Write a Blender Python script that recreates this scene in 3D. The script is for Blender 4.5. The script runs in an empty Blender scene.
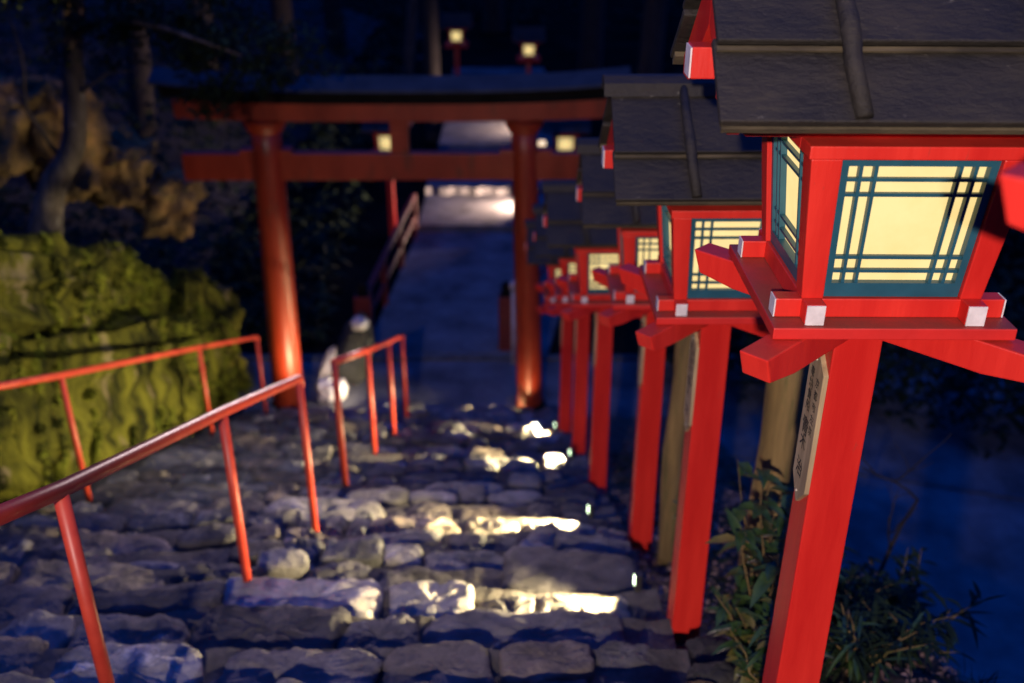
import bpy, bmesh, math, random
from mathutils import Vector, Matrix, noise, Euler

random.seed(7)
R = math.radians
C = bpy.context.scene.collection
sc = bpy.context.scene

# ------------------------------------------------------------------ helpers
class MB:
    """collects verts / faces, becomes ONE mesh object"""
    def __init__(s):
        s.v, s.f, s.mi, s.tint = [], [], [], []
    def add(s, vs, fs, mi=0, tint=None):
        b = len(s.v)
        s.v += [tuple(v) for v in vs]
        s.f += [tuple(i + b for i in f) for f in fs]
        s.mi += [mi] * len(fs)
        if tint is not None:
            s.tint += [tint] * len(vs)
    def hexa(s, p, mi=0):
        # p: 8 points, bottom 4 (ccw from above) then top 4
        s.add(p, [(3, 2, 1, 0), (4, 5, 6, 7), (0, 1, 5, 4), (1, 2, 6, 5), (2, 3, 7, 6), (3, 0, 4, 7)], mi)
    def box(s, x0, x1, y0, y1, z0, z1, M=None, mi=0):
        p = [Vector(q) for q in ((x0, y0, z0), (x1, y0, z0), (x1, y1, z0), (x0, y1, z0),
                                 (x0, y0, z1), (x1, y0, z1), (x1, y1, z1), (x0, y1, z1))]
        if M: p = [M @ q for q in p]
        s.hexa(p, mi)
    def tube(s, pts, rad, n=12, cap=True, mi=0):
        pts = [Vector(p) for p in pts]
        if not hasattr(rad, '__len__'): rad = [rad] * len(pts)
        rings = []
        up = None
        for i, p in enumerate(pts):
            d = (pts[min(i + 1, len(pts) - 1)] - pts[max(i - 1, 0)]).normalized()
            if up is None:
                a = Vector((0, 0, 1)) if abs(d.z) < .9 else Vector((1, 0, 0))
            else: a = up
            sx = d.cross(a).normalized(); sy = sx.cross(d).normalized(); up = sy
            rings.append([p + (sx * math.cos(2 * math.pi * k / n) + sy * math.sin(2 * math.pi * k / n)) * rad[i] for k in range(n)])
        vs = [q for r in rings for q in r]; fs = []
        for i in range(len(pts) - 1):
            for k in range(n):
                a, b = i * n + k, i * n + (k + 1) % n
                fs.append((a, b, b + n, a + n))
        if cap:
            fs.append(tuple(range(n))[::-1]); fs.append(tuple(range((len(pts) - 1) * n, len(pts) * n)))
        s.add(vs, fs, mi)
    def build(s, name, mats, parent=None, smooth=False, bevel=0, seg=2):
        me = bpy.data.meshes.new(name)
        me.from_pydata(s.v, [], s.f)
        if not isinstance(mats, (list, tuple)): mats = [mats]
        for m in mats: me.materials.append(m)
        me.polygons.foreach_set('material_index', s.mi)
        if s.tint and len(s.tint) == len(s.v):
            at = me.color_attributes.new('tint', 'FLOAT_COLOR', 'POINT')
            flat = []
            for t in s.tint: flat += [t[0], t[1], t[2], 1]
            at.data.foreach_set('color', flat)
        bm = bmesh.new(); bm.from_mesh(me)
        bmesh.ops.recalc_face_normals(bm, faces=bm.faces); bm.to_mesh(me); bm.free()
        if smooth: me.polygons.foreach_set('use_smooth', [True] * len(me.polygons))
        me.update()
        o = bpy.data.objects.new(name, me); C.objects.link(o)
        if parent: o.parent = parent
        if bevel:
            b = o.modifiers.new('bevel', 'BEVEL'); b.width = bevel; b.segments = seg; b.limit_method = 'ANGLE'; b.angle_limit = R(35)
            b.harden_normals = False
            me.polygons.foreach_set('use_smooth', [False] * len(me.polygons))
        return o

def empty(name, loc, rz=0):
    o = bpy.data.objects.new(name, None); C.objects.link(o)
    o.location = loc; o.rotation_euler = (0, 0, rz); o.empty_display_size = .1
    return o

def tag(o, label=None, cat=None, group=None, kind=None):
    if label: o['label'] = label
    if cat: o['category'] = cat
    if group: o['group'] = group
    if kind: o['kind'] = kind
    return o

def fbm(p, o=4, h=.5):
    return noise.fractal(Vector(p), h, 2.1, o)

def smooth(a, b, x):
    t = max(0, min(1, (x - a) / (b - a))); return t * t * (3 - 2 * t)

# ------------------------------------------------------------------ materials
def newmat(name):
    m = bpy.data.materials.new(name); m.use_nodes = True
    nt = m.node_tree; b = nt.nodes['Principled BSDF']
    return m, nt, b

def N(nt, t, **kw):
    n = nt.nodes.new(t)
    for k, v in kw.items():
        if k in n.inputs: n.inputs[k].default_value = v
        else: setattr(n, k, v)
    return n

def mat(name, c1, c2, scale=6, rough=.6, rough2=None, bump=.1, bscale=40, detail=6, contrast=(.35, .65),
        spec=.5, spots=None, stretch=None, tint=False, bdist=.01, coord='Object'):
    m, nt, b = newmat(name)
    tc = N(nt, 'ShaderNodeTexCoord'); mp = N(nt, 'ShaderNodeMapping')
    if stretch: mp.inputs['Scale'].default_value = stretch
    nt.links.new(tc.outputs[coord], mp.inputs['Vector'])
    n1 = N(nt, 'ShaderNodeTexNoise', Scale=scale, Detail=detail, Roughness=.6)
    nt.links.new(mp.outputs[0], n1.inputs['Vector'])
    r = N(nt, 'ShaderNodeValToRGB')
    r.color_ramp.elements[0].position = contrast[0]; r.color_ramp.elements[1].position = contrast[1]
    r.color_ramp.elements[0].color = (*c1, 1); r.color_ramp.elements[1].color = (*c2, 1)
    nt.links.new(n1.outputs['Fac'], r.inputs[0])
    col = r.outputs[0]
    if spots:   # (colour, scale, threshold, amount)
        n3 = N(nt, 'ShaderNodeTexNoise', Scale=spots[1], Detail=5, Roughness=.7)
        nt.links.new(mp.outputs[0], n3.inputs['Vector'])
        rr = N(nt, 'ShaderNodeValToRGB')
        rr.color_ramp.elements[0].position = spots[2]; rr.color_ramp.elements[1].position = spots[2] + .07
        rr.color_ramp.elements[0].color = (0, 0, 0, 1); rr.color_ramp.elements[1].color = (spots[3],) * 3 + (1,)
        nt.links.new(n3.outputs['Fac'], rr.inputs[0])
        mx = N(nt, 'ShaderNodeMixRGB'); mx.inputs[2].default_value = (*spots[0], 1)
        nt.links.new(rr.outputs[0], mx.inputs[0]); nt.links.new(col, mx.inputs[1]); col = mx.outputs[0]
    if tint:
        at = N(nt, 'ShaderNodeVertexColor', layer_name='tint')
        mx = N(nt, 'ShaderNodeMixRGB', blend_type='MULTIPLY'); mx.inputs[0].default_value = 1
        nt.links.new(col, mx.inputs[1]); nt.links.new(at.outputs[0], mx.inputs[2]); col = mx.outputs[0]
    nt.links.new(col, b.inputs['Base Color'])
    b.inputs['Specular IOR Level'].default_value = spec
    if rough2 is not None:
        mr = N(nt, 'ShaderNodeMapRange'); mr.inputs[3].default_value = rough; mr.inputs[4].default_value = rough2
        nt.links.new(n1.outputs['Fac'], mr.inputs[0]); nt.links.new(mr.outputs[0], b.inputs['Roughness'])
    else: b.inputs['Roughness'].default_value = rough
    if bump:
        n2 = N(nt, 'ShaderNodeTexNoise', Scale=bscale, Detail=8, Roughness=.65)
        nt.links.new(mp.outputs[0], n2.inputs['Vector'])
        bp = N(nt, 'ShaderNodeBump', Strength=bump, Distance=bdist)
        nt.links.new(n2.outputs['Fac'], bp.inputs['Height']); nt.links.new(bp.outputs[0], b.inputs['Normal'])
    return m

def emit(name, col, st, paper=False):
    m, nt, b = newmat(name)
    b.inputs['Base Color'].default_value = (.12, .10, .06, 1) if paper else (.8, .8, .8, 1)
    b.inputs['Roughness'].default_value = .8
    b.inputs['Emission Color'].default_value = (*col, 1); b.inputs['Emission Strength'].default_value = st
    if paper:   # fibres of handmade paper
        tc = N(nt, 'ShaderNodeTexCoord')
        n1 = N(nt, 'ShaderNodeTexNoise', Scale=9, Detail=7, Roughness=.65)
        nt.links.new(tc.outputs['Object'], n1.inputs['Vector'])
        r = N(nt, 'ShaderNodeValToRGB')
        r.color_ramp.elements[0].position = .3; r.color_ramp.elements[1].position = .62
        r.color_ramp.elements[0].color = (col[0] * .97, col[1] * .90, col[2] * .80, 1)
        r.color_ramp.elements[1].color = (col[0], col[1], col[2], 1)
        nt.links.new(n1.outputs['Fac'], r.inputs[0]); nt.links.new(r.outputs[0], b.inputs['Emission Color'])
    return m

M = {}
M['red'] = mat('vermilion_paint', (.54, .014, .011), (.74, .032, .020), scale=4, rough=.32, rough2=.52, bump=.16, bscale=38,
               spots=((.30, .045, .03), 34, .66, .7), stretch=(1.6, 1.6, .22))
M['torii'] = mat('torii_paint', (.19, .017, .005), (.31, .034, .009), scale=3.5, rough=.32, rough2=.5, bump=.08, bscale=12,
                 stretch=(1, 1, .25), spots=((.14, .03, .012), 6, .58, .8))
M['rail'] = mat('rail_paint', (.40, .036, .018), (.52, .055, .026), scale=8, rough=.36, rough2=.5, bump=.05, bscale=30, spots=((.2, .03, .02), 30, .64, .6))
def dusty(m, col, amt=.7):
    nt = m.node_tree; b = nt.nodes['Principled BSDF']; lk = b.inputs['Base Color'].links[0].from_socket
    g = N(nt, 'ShaderNodeNewGeometry'); sp = N(nt, 'ShaderNodeSeparateXYZ'); nt.links.new(g.outputs['Normal'], sp.inputs[0])
    mr = N(nt, 'ShaderNodeMapRange'); mr.inputs[1].default_value = .7; mr.inputs[2].default_value = 1; mr.inputs[4].default_value = amt
    nt.links.new(sp.outputs['Z'], mr.inputs[0])
    n = N(nt, 'ShaderNodeTexNoise', Scale=8, Detail=6); tc = N(nt, 'ShaderNodeTexCoord'); nt.links.new(tc.outputs['Object'], n.inputs['Vector'])
    ml = N(nt, 'ShaderNodeMath', operation='MULTIPLY'); nt.links.new(mr.outputs[0], ml.inputs[0])
    m2 = N(nt, 'ShaderNodeMapRange'); m2.inputs[1].default_value = .3; m2.inputs[2].default_value = .6; m2.inputs[3].default_value = .55
    nt.links.new(n.outputs['Fac'], m2.inputs[0]); nt.links.new(m2.outputs[0], ml.inputs[1])
    mx = N(nt, 'ShaderNodeMixRGB'); mx.inputs[2].default_value = (*col, 1)
    nt.links.new(ml.outputs[0], mx.inputs[0]); nt.links.new(lk, mx.inputs[1]); nt.links.new(mx.outputs[0], b.inputs['Base Color'])
M['red_top'] = mat('dusty_vermilion', (.50, .016, .014), (.64, .022, .018), scale=6, rough=.5, bump=.1, bscale=45)
dusty(M['red_top'], (.15, .055, .035), .85)
dusty(M['red'], (.30, .04, .025), .5)
M['teal'] = mat('teal_lacquer', (.012, .075, .115), (.018, .10, .15), scale=12, rough=.45, bump=.05)
M['white'] = mat('white_end_paint', (.62, .58, .58), (.78, .74, .74), scale=30, rough=.6, bump=.1, bscale=120)
M['roof'] = mat('weathered_roof_board', (.006, .005, .004), (.027, .022, .016), scale=6, rough=.5, rough2=.85, bump=.8, bscale=30,
                spots=((.16, .15, .12), 26, .665, .7), stretch=(.8, 1.6, 1.6), detail=10, contrast=(.3, .72))
M['roofedge'] = mat('roof_board_end', (.03, .024, .014), (.10, .08, .045), scale=14, rough=.8, bump=.3, bscale=60, stretch=(.4, 2, 2))
M['plaque'] = mat('plaque_wood', (.30, .22, .12), (.50, .39, .22), scale=10, rough=.55, bump=.15, bscale=50, stretch=(3, 3, .4))
M['ink'] = mat('ink', (.008, .008, .008), (.015, .014, .013), rough=.8, bump=0)
M['metal'] = mat('nail', (.5, .45, .35), (.6, .55, .45), rough=.35, bump=0)
M['paper'] = emit('lantern_paper', (1.0, .765, .325), 1.04, paper=True)
M['oldwood'] = mat('old_post_wood', (.12, .08, .028), (.26, .175, .06), scale=7, rough=.8, bump=.5, bscale=22, stretch=(2.5, 2.5, .25), spots=((.07, .09, .02), 5, .55, .6))
M['stone'] = mat('step_stone', (.12, .115, .11), (.30, .285, .275), scale=5, rough=.68, rough2=.88, bump=1, bscale=30, detail=9, contrast=(.36, .66),
                 tint=True, spots=((.58, .55, .50), 3.4, .60, .75), bdist=.022)
M['mortar'] = mat('mortar', (.04, .035, .03), (.12, .105, .09), scale=7, rough=.9, bump=.9, bscale=35, bdist=.02, detail=9)
M['soil'] = mat('soil', (.035, .024, .016), (.12, .085, .06), scale=9, rough=.95, bump=1, bscale=35, bdist=.03, detail=10)
M['hill'] = mat('hill_soil', (.006, .006, .006), (.04, .04, .045), scale=2.5, rough=.95, bump=1, bscale=9, bdist=.08, detail=9)
M['road'] = mat('road_surface', (.075, .075, .075), (.17, .17, .17), scale=1.6, rough=.9, spec=.1, bump=.3, bscale=60, detail=8)
M['dark_ground'] = mat('forest_floor', (.006, .006, .005), (.016, .015, .012), scale=.7, rough=1, spec=0, bump=.6, bscale=3, bdist=.1)
M['kerb'] = mat('kerb_stone', (.05, .05, .05), (.10, .10, .10), scale=5, rough=.8, bump=.3)
M['moss'] = mat('moss', (.010, .012, .003), (.125, .125, .016), scale=3.4, rough=.95, bump=1, bscale=12, bdist=.10, detail=10, contrast=(.40, .62),
                spots=((.20, .16, .11), 2.6, .60, .75), stretch=(1, 1, .45), spec=.1)
M['mossA'] = mat('moss_shoot_dark', (.015, .02, .004), (.05, .055, .008), scale=6, rough=.9, bump=0, spec=.1)
M['mossB'] = mat('moss_shoot_light', (.065, .085, .009), (.15, .16, .018), scale=4, rough=.9, bump=0, spec=.1)
M['rock'] = mat('brown_rock', (.05, .034, .015), (.32, .20, .075), scale=2.2, rough=.9, bump=1, bscale=8, bdist=.08, detail=9, spots=((.06, .06, .015), 2.5, .56, .7))
M['darkrock'] = mat('dark_rock', (.012, .012, .012), (.04, .038, .036), scale=4, rough=.8, bump=.7, bscale=14, bdist=.04)
M['palerock'] = mat('pale_rock', (.38, .34, .33), (.62, .58, .56), scale=5, rough=.8, bump=.7, bscale=14, bdist=.03)
M['slab'] = mat('slab_rock', (.16, .13, .15), (.34, .30, .32), scale=5, rough=.8, bump=.7, bscale=14, bdist=.03)
M['bark'] = mat('bark', (.03, .022, .018), (.12, .095, .08), scale=5, rough=.9, bump=.9, bscale=14, bdist=.03, stretch=(2, 2, .5), spots=((.3, .28, .26), 3, .6, .6))
M['leaf'] = mat('leaf_green', (.014, .038, .008), (.045, .085, .016), scale=14, rough=.42, bump=.1)
M['leaf2'] = mat('leaf_yellow', (.06, .075, .012), (.16, .13, .03), scale=14, rough=.5, bump=.1)
M['leafdark'] = mat('leaf_dark', (.006, .014, .006), (.016, .03, .008), scale=8, rough=.7, bump=0, spec=.2)  # darkened leaf green; on the bank ferns it stands in for shade
M['dead'] = mat('dead_leaf', (.12, .06, .035), (.34, .22, .15), scale=14, rough=.8, bump=.2)
M['cedar'] = mat('cedar_bark', (.010, .008, .007), (.03, .024, .02), scale=5, rough=.9, bump=.5, stretch=(2, 2, .5))
M['copper'] = mat('torii_roof_copper', (.016, .020, .022), (.036, .042, .046), scale=3, rough=.8, bump=.1, bscale=14)
M['black'] = mat('black_lacquer', (.004, .004, .004), (.008, .007, .007), scale=4, rough=.9, bump=.05, spec=.1)
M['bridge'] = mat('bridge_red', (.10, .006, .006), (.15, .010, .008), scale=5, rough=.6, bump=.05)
M['housing'] = mat('lamp_housing', (.02, .02, .02), (.04, .04, .04), rough=.5, bump=0)
M['led'] = emit('led_face', (.75, 1.0, .62), 6)
M['glow'] = emit('bollard_glow', (1.0, .72, .36), 1.3)

# ------------------------------------------------------------------ camera
TH = math.atan(507 / 1005)
cam = bpy.data.cameras.new('camera'); co = bpy.data.objects.new('camera', cam); C.objects.link(co)
cam.lens = 36 * 1005 / 1024; cam.sensor_width = 36; cam.clip_end = 400; cam.clip_start = .05
co.location = (0, 0, 0); co.rotation_euler = (math.pi / 2 - TH, 0, 0)
cam.dof.use_dof = True; cam.dof.focus_distance = 2.5; cam.dof.aperture_fstop = 1.7; cam.dof.aperture_blades = 9
sc.camera = co

def base(Y): return max(-7.38, -1.68 - .46 * Y)
RUN = .40
def tread_y0(Y): return 3.66 + math.floor((Y - 3.66) / RUN) * RUN
def tread_z(Y):
    if Y >= 12.46: return -7.40
    return -1.68 - .46 * (tread_y0(Y) + .2)

# ------------------------------------------------------------------ setting
# road / lower ground: one sheet to the horizon
def grid(name, x0, x1, y0, y1, nx, ny, zf, m, smooth_=True, kind='structure'):
    b = MB(); vs = []; fs = []
    for j in range(ny + 1):
        for i in range(nx + 1):
            x = x0 + (x1 - x0) * i / nx; y = y0 + (y1 - y0) * j / ny
            vs.append((x, y, zf(x, y)))
    for j in range(ny):
        for i in range(nx):
            a = j * (nx + 1) + i
            fs.append((a, a + 1, a + nx + 2, a + nx + 1))
    b.add(vs, fs)
    o = b.build(name, m, smooth=smooth_)
    tag(o, kind=kind)
    return o

grid('ground', -150, 150, -60, 260, 30, 30, lambda x, y: -7.46, M['dark_ground'])
grid('road', -9, 18, 4.2, 14.0, 30, 20, lambda x, y: -7.40 + .012 * fbm((x * .5, y * .5, 0)), M['road'])
# path going on beyond the torii, climbing in low steps
def polyslab(name, pts, z0, z1, m):
    b = MB(); n = len(pts)
    b.add([(x, y, z0) for x, y in pts] + [(x, y, z1) for x, y in pts],
          [tuple(range(n))[::-1], tuple(range(n, 2 * n))] + [(i, (i + 1) % n, n + (i + 1) % n, n + i) for i in range(n)])
    return tag(b.build(name, m, bevel=.012), kind='structure')
polyslab('path', [(-2.35, 14.12), (.55, 14.12), (1.5, 19.6), (-1.95, 19.6)], -7.60, -7.34, M['road'])
b = MB(); b.box(-9, 14, 14.0, 14.12, -7.6, -7.35); tag(b.build('kerb', M['kerb'], bevel=.01), kind='structure')
def ragged(y, x0, x1, ph):      # uneven front edge of a stone-edged step
    n = 22
    return [(x0 + (x1 - x0) * i / n, y + .10 * noise.noise(Vector((i * .9 + ph, 3, 1))) + .06 * math.sin(i * 1.7 + ph)) for i in range(n + 1)]
polyslab('path_landing', [(-1.95, 19.605), (1.5, 19.605), (1.6, 21.9), (-1.92, 21.9)], -7.60, -7.20, M['road'])
polyslab('path_step', ragged(21.55, -1.93, 1.6, 0) + [(1.7, 24.6), (-1.85, 24.6)], -7.60, -7.02, M['road'])
polyslab('path_upper', [(-1.84, 24.605), (1.65, 24.605), (1.7, 27.6), (-1.82, 27.6)], -7.60, -6.90, M['road'])
polyslab('path_top', ragged(27.3, -1.80, 1.6, 5) + [(1.0, 33), (-1.9, 33)], -7.60, -6.72, M['road'])

# terrain right of the steps: soil bank falling away to the road
def bankz(x, y):
    b0 = -1.68 - .46 * y if y > -3 else -.3
    edge = 1.9 + .25 * noise.noise(Vector((0, y * .6, 3)))
    k = smooth(edge, edge + 1.5, x)
    z = b0 - .075 + .05 * fbm((x * 2.2, y * 2.2, 1)) + .018 * fbm((x * 11, y * 11, 2))
    z = z * (1 - k) + min(z, -7.55) * k
    return max(z, -7.55)
grid('soil_bank', .50, 4.3, -4, 13.2, 76, 340, bankz, M['soil'])

# terrain left: hillside above the mossy rock
def hillz(x, y):
    d = -x - 3.7
    fade = 1 - smooth(12.3, 14.5, y)
    b0 = base(y) if y > -3 else -.3
    z = b0 - .15 + 2.2 * smooth(0.1, .95, d) * fade + .33 * max(0, d - .6)
    if y > 12.5: z = z - .33 * max(0, d - .6) * (1 - fade) + .45 * max(0, d - 2.0) * (1 - fade)
    return z + .12 * fbm((x * .9, y * .9, 7)) + .03 * fbm((x * 4, y * 4, 2))
grid('hillside', -26, -3.35, -4, 46, 110, 190, hillz, M['hill'])

# ------------------------------------------------------------------ stone steps
def stone_pts(hx, hy, hz, nu, nv, seed, amp=.09, e=.38, ncut=9, flat=0):
    rnd = random.Random(seed)
    off = Vector((rnd.uniform(-50, 50), rnd.uniform(-50, 50), rnd.uniform(-50, 50)))
    cuts = []
    for _ in range(ncut):
        n = Vector((rnd.gauss(0, 1), rnd.gauss(0, 1), rnd.gauss(0, .9))).normalized()
        sup = abs(n.x) * 1 + abs(n.y) * 1 + abs(n.z) * .8
        if flat: n = Vector((n.x, n.y, n.z * .35)).normalized(); sup = abs(n.x) + abs(n.y) + abs(n.z) * .8
        cuts.append((n, sup * rnd.uniform(.56, .80) if not flat else sup * rnd.uniform(.64, .88)))
    if flat: cuts.append((Vector((rnd.gauss(0, .03), rnd.gauss(0, .03), 1)).normalized(), .86))
    vs = []
    def pw(c, k): return math.copysign(abs(c) ** k, c)
    for j in range(nv + 1):
        ph = -math.pi / 2 + math.pi * j / nv
        for i in range(nu):
            t = 2 * math.pi * i / nu
            p = Vector((pw(math.cos(ph), e) * pw(math.cos(t), e), pw(math.cos(ph), e) * pw(math.sin(t), e), pw(math.sin(ph), e)))
            for n, d in cuts:
                k = p.dot(n) - d
                if k > 0: p -= n * k
            f = 1 + amp * fbm(p * 1.6 + off, 3) + amp * .28 * fbm(p * 6 + off, 3)
            p = Vector((p.x * hx * f, p.y * hy * f, p.z * hz * (1 + amp * 1.4 * fbm(p * 1.3 + off * 1.3, 3))))
            vs.append(p)
    fs = []
    for j in range(nv):
        for i in range(nu):
            a = j * nu + i; b2 = j * nu + (i + 1) % nu
            fs.append((a, b2, b2 + nu, a + nu))
    return vs, fs

def slab_stone(hx, hy, hz, M_, seed, rough=.010):
    """flat-topped rough stone: irregular chipped outline, worn edge; top at z = 0"""
    rnd = random.Random(seed); off = rnd.uniform(-90, 90)
    pl = []
    for a0, d in ((0, hx), (90, hy), (180, hx), (270, hy)):
        a = R(a0 + rnd.uniform(-9, 9)); pl.append((math.cos(a), math.sin(a), d * rnd.uniform(.93, 1.03)))
    for a0 in (45, 135, 225, 315):
        if rnd.random() < .75:
            cx, cy = math.copysign(hx, math.cos(R(a0))), math.copysign(hy, math.sin(R(a0)))
            a = math.atan2(cy / hy / hy * rnd.uniform(.6, 1.6), cx / hx / hx * rnd.uniform(.6, 1.6))
            a = math.atan2(math.sin(R(a0)) * hx * rnd.uniform(.6, 1.5), math.cos(R(a0)) * hy * rnd.uniform(.6, 1.5))
            n = (math.cos(a), math.sin(a)); pl.append((n[0], n[1], (cx * n[0] + cy * n[1]) * rnd.uniform(.74, .93)))
    # sample angles evenly along the box outline, not the circle
    dirs = []
    for i in range(M_):
        t = 2 * math.pi * (i + .5) / M_; ex, ey = math.cos(t), math.sin(t)
        dirs.append((math.copysign(abs(ex) ** .75, ex) * hx, math.copysign(abs(ey) ** .75, ey) * hy))
    out = []
    for dx, dy in dirs:
        m = min((d / (nx * dx + ny * dy)) for nx, ny, d in pl if nx * dx + ny * dy > 1e-5)
        out.append((dx * m, dy * m))
    for _ in range(2): out = [((out[i - 1][0] + 2 * out[i][0] + out[(i + 1) % M_][0]) / 4, (out[i - 1][1] + 2 * out[i][1] + out[(i + 1) % M_][1]) / 4) for i in range(M_)]
    out = [(x * (1 + .07 * noise.noise(Vector((x * 9, y * 9, off)))), y * (1 + .10 * noise.noise(Vector((x * 9, y * 9, off + 7))))) for x, y in out]
    sm = min(hx, hy); tx, ty = rnd.uniform(-.05, .05), rnd.uniform(-.08, .05); dome = rnd.uniform(.0, .022)
    prof = [(.18, 0), (.36, 0), (.54, 0), (.70, 0), (.82, -.002), (.90, -.006), (.955, -.014), (.99, -.028), (1.0, -.05), (1.0, -.09), (.99, -2 * hz)]
    vs = [Vector((0, 0, dome + rough * 1.6 * fbm((off, 0, 0), 3)))]
    for rho, dz in prof:
        for x, y in out:
            px_, py_ = x * rho, y * rho
            z = dome * (1 - rho * rho) + tx * px_ + ty * py_ + dz
            nz = fbm((px_ * 7 + off, py_ * 7, 1), 5) * rough * 1.7 + abs(fbm((px_ * 16 + off, py_ * 16, 5), 3)) * rough * .8
            if rho > .86: px_ *= 1 + .03 * fbm((x * 18, y * 18 + off, dz * 22), 3); py_ *= 1 + .05 * fbm((x * 18 + 5, y * 18 + off, dz * 22), 3)
            vs.append(Vector((px_, py_, z + nz)))
    fs = [(0, 1 + i, 1 + (i + 1) % M_) for i in range(M_)]
    for k in range(len(prof) - 1):
        for i in range(M_):
            a, b_ = 1 + k * M_ + i, 1 + k * M_ + (i + 1) % M_
            fs.append((a, a + M_, b_ + M_, b_))
    return vs, fs

TINTS = [(.62, .60, .60), (.85, .83, .82), (1.1, 1.07, 1.02), (.5, .48, .48), (.9, .76, .64), (.38, .36, .37), (.7, .71, .72), (1.25, 1.2, 1.12), (.6, .53, .48)]
def make_steps():
    b = MB(); rnd = random.Random(21); k = 0
    # bed: stepped and lumpy
    bed = MB(); vs = []; fs = []
    ys = []
    y = tread_y0(-2.0)
    while y < 12.4:
        ys += [(y + .004, y + .2), (y + .14, y + .2), (y + .27, y + .2), (y + RUN - .004, y + .2)]
        y += RUN
    nx = 80
    for (yy, yc) in ys:
        for i in range(nx + 1):
            x = -3.75 + 4.5 * i / nx
            vs.append((x, yy + .03 * noise.noise(Vector((x * 3, yy, 0))), -1.68 - .46 * yc - .04 + .03 * fbm((x * 3, yy * 3, 5))))
    for j in range(len(ys) - 1):
        for i in range(nx):
            a = j * (nx + 1) + i
            fs.append((a, a + 1, a + nx + 2, a + nx + 1))
    bed.add(vs, fs); bd = bed.build('mortar_bed', M['mortar'], smooth=False); 
    # the large slabs that stand out near the viewpoint: row -> (x0, x1, depth from, to, lift, tint)
    BIG = {3.66: [(-1.45, -.66, .03, .38, .065, (1.75, 1.65, 1.55)), (-.60, -.20, .05, .36, .055, (1.65, 1.6, 1.45)), (-.17, .10, .05, .32, -.01, (.45, .42, .42)), (.12, .62, .08, .36, -.035, (1.2, 1.1, .95))],
           3.26: [(-.80, -.42, .04, .36, .0, (.5, .48, .5)), (-.40, .54, .02, .38, .01, (.62, .60, .62))],
           2.86: [(-1.9, -1.3, .05, .36, .03, (1.5, 1.45, 1.35)), (-1.25, -.55, .03, .36, .0, (.7, .66, .66))],
           5.26: [(-.95, -.35, .05, .34, .02, (1.2, 1.0, .75)), (-.32, .05, .05, .34, .0, (.9, .8, .62)), (.07, .56, .06, .34, -.02, (1.2, 1.15, 1.0))]}
    for yy, lst in BIG.items():
        for (a, c, d0, d1, lift, tn) in lst:
            pv, pf = slab_stone((c - a) / 2 * 1.03, (d1 - d0) / 2 * 1.12, .08, 72, int(a * 100) + 900, rough=.016)
            cx, cy, cz = (a + c) / 2, yy + (d0 + d1) / 2, -1.68 - .46 * (yy + .2) + lift
            b.add([p + Vector((cx, cy, cz)) for p in pv], pf, tint=tn)
    y = tread_y0(-.3)
    while y < 12.4:
        near = y < 5.5
        nu, nv = (40, 22) if near else (24, 14)
        x = -3.5 + rnd.uniform(-.1, .1)
        zt = -1.68 - .46 * (y + .2)
        while x < .52:
            w = rnd.choice([.24, .34, .42, .54, .68, .85]) * rnd.uniform(.85, 1.15)
            w = min(w, .72 - x)
            if w < .16: break
            bg_ = [q for key, lst in BIG.items() if abs(key - y) < .05 for q in lst]
            hit = [q for q in bg_ if x < q[1] - .05 and x + w > q[0] + .02]
            if hit:
                if hit[0][0] - x > .14: w = hit[0][0] - x
                else: x = hit[0][1] + .01; continue
            rows = [(0, RUN)] if rnd.random() < .55 else [(0, RUN * .5), (RUN * .5, RUN)]
            if rnd.random() < .25: 
                c = rnd.uniform(.35, .65) * RUN; rows = [(0, c), (c, RUN)]
            for r0, r1 in rows:
                subs = [(x, x + w)]
                if len(rows) == 2 and w > .5 and rnd.random() < .6: 
                    c = x + w * rnd.uniform(.35, .65); subs = [(x, c), (c, x + w)]
                for s0, s1 in subs:
                    hx = (s1 - s0) / 2 * rnd.uniform(.94, 1.04); hy = (r1 - r0) / 2 * rnd.uniform(.86, 1.16)
                    cz = zt + rnd.choice([-.03, -.012, 0, 0, .008, .02]) + (rnd.uniform(.02, .055) if rnd.random() < .18 else 0)
                    pv, pf = slab_stone(hx, hy, .08, 56 if near else 32, k, rough=rnd.uniform(.007, .017))
                    rz = Euler((rnd.uniform(-.05, .05), rnd.uniform(-.04, .04), rnd.uniform(-.24, .24))).to_matrix()
                    cx, cy = (s0 + s1) / 2, y + (r0 + r1) / 2 + rnd.uniform(-.045, .045) + .10 * noise.noise(Vector(((s0 + s1) * .6, y * .7, 9)))
                    t = rnd.choice(TINTS); f_ = rnd.uniform(.62, 1.12); t = tuple(q * f_ for q in t)
                    b.add([(rz @ p) + Vector((cx, cy, cz)) for p in pv], pf, tint=t); k += 1
            x += w + rnd.uniform(.005, .025)
        y += RUN
    st = b.build('stone_steps', M['stone'], smooth=True)
    tag(st, 'irregular grey stones set in mortar as descending shrine steps', kind='structure')
    bd.parent = st
    return st
make_steps()

def leaf(b, p, d, up, L, W, mi=0, fold=.25, droop=.25):
    d = d.normalized(); s = d.cross(up)
    if s.length < 1e-4: s = Vector((1, 0, 0))
    s.normalize(); u = s.cross(d).normalized()
    dr = Vector((0, 0, -1)) * droop * L
    p0 = p; m1 = p + d * L * .35; m2 = p + d * L * .7 + dr * .4; tip = p + d * L + dr
    vs = [p0, m1 + s * W * .5 + u * W * fold, m2 + s * W * .38 + u * W * fold * .8, tip, m2 - s * W * .38 + u * W * fold * .8, m1 - s * W * .5 + u * W * fold, m1, m2]
    b.add(vs, [(0, 1, 6), (0, 6, 5), (1, 2, 7, 6), (5, 6, 7, 4), (2, 3, 7), (4, 7, 3)], mi)

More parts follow.
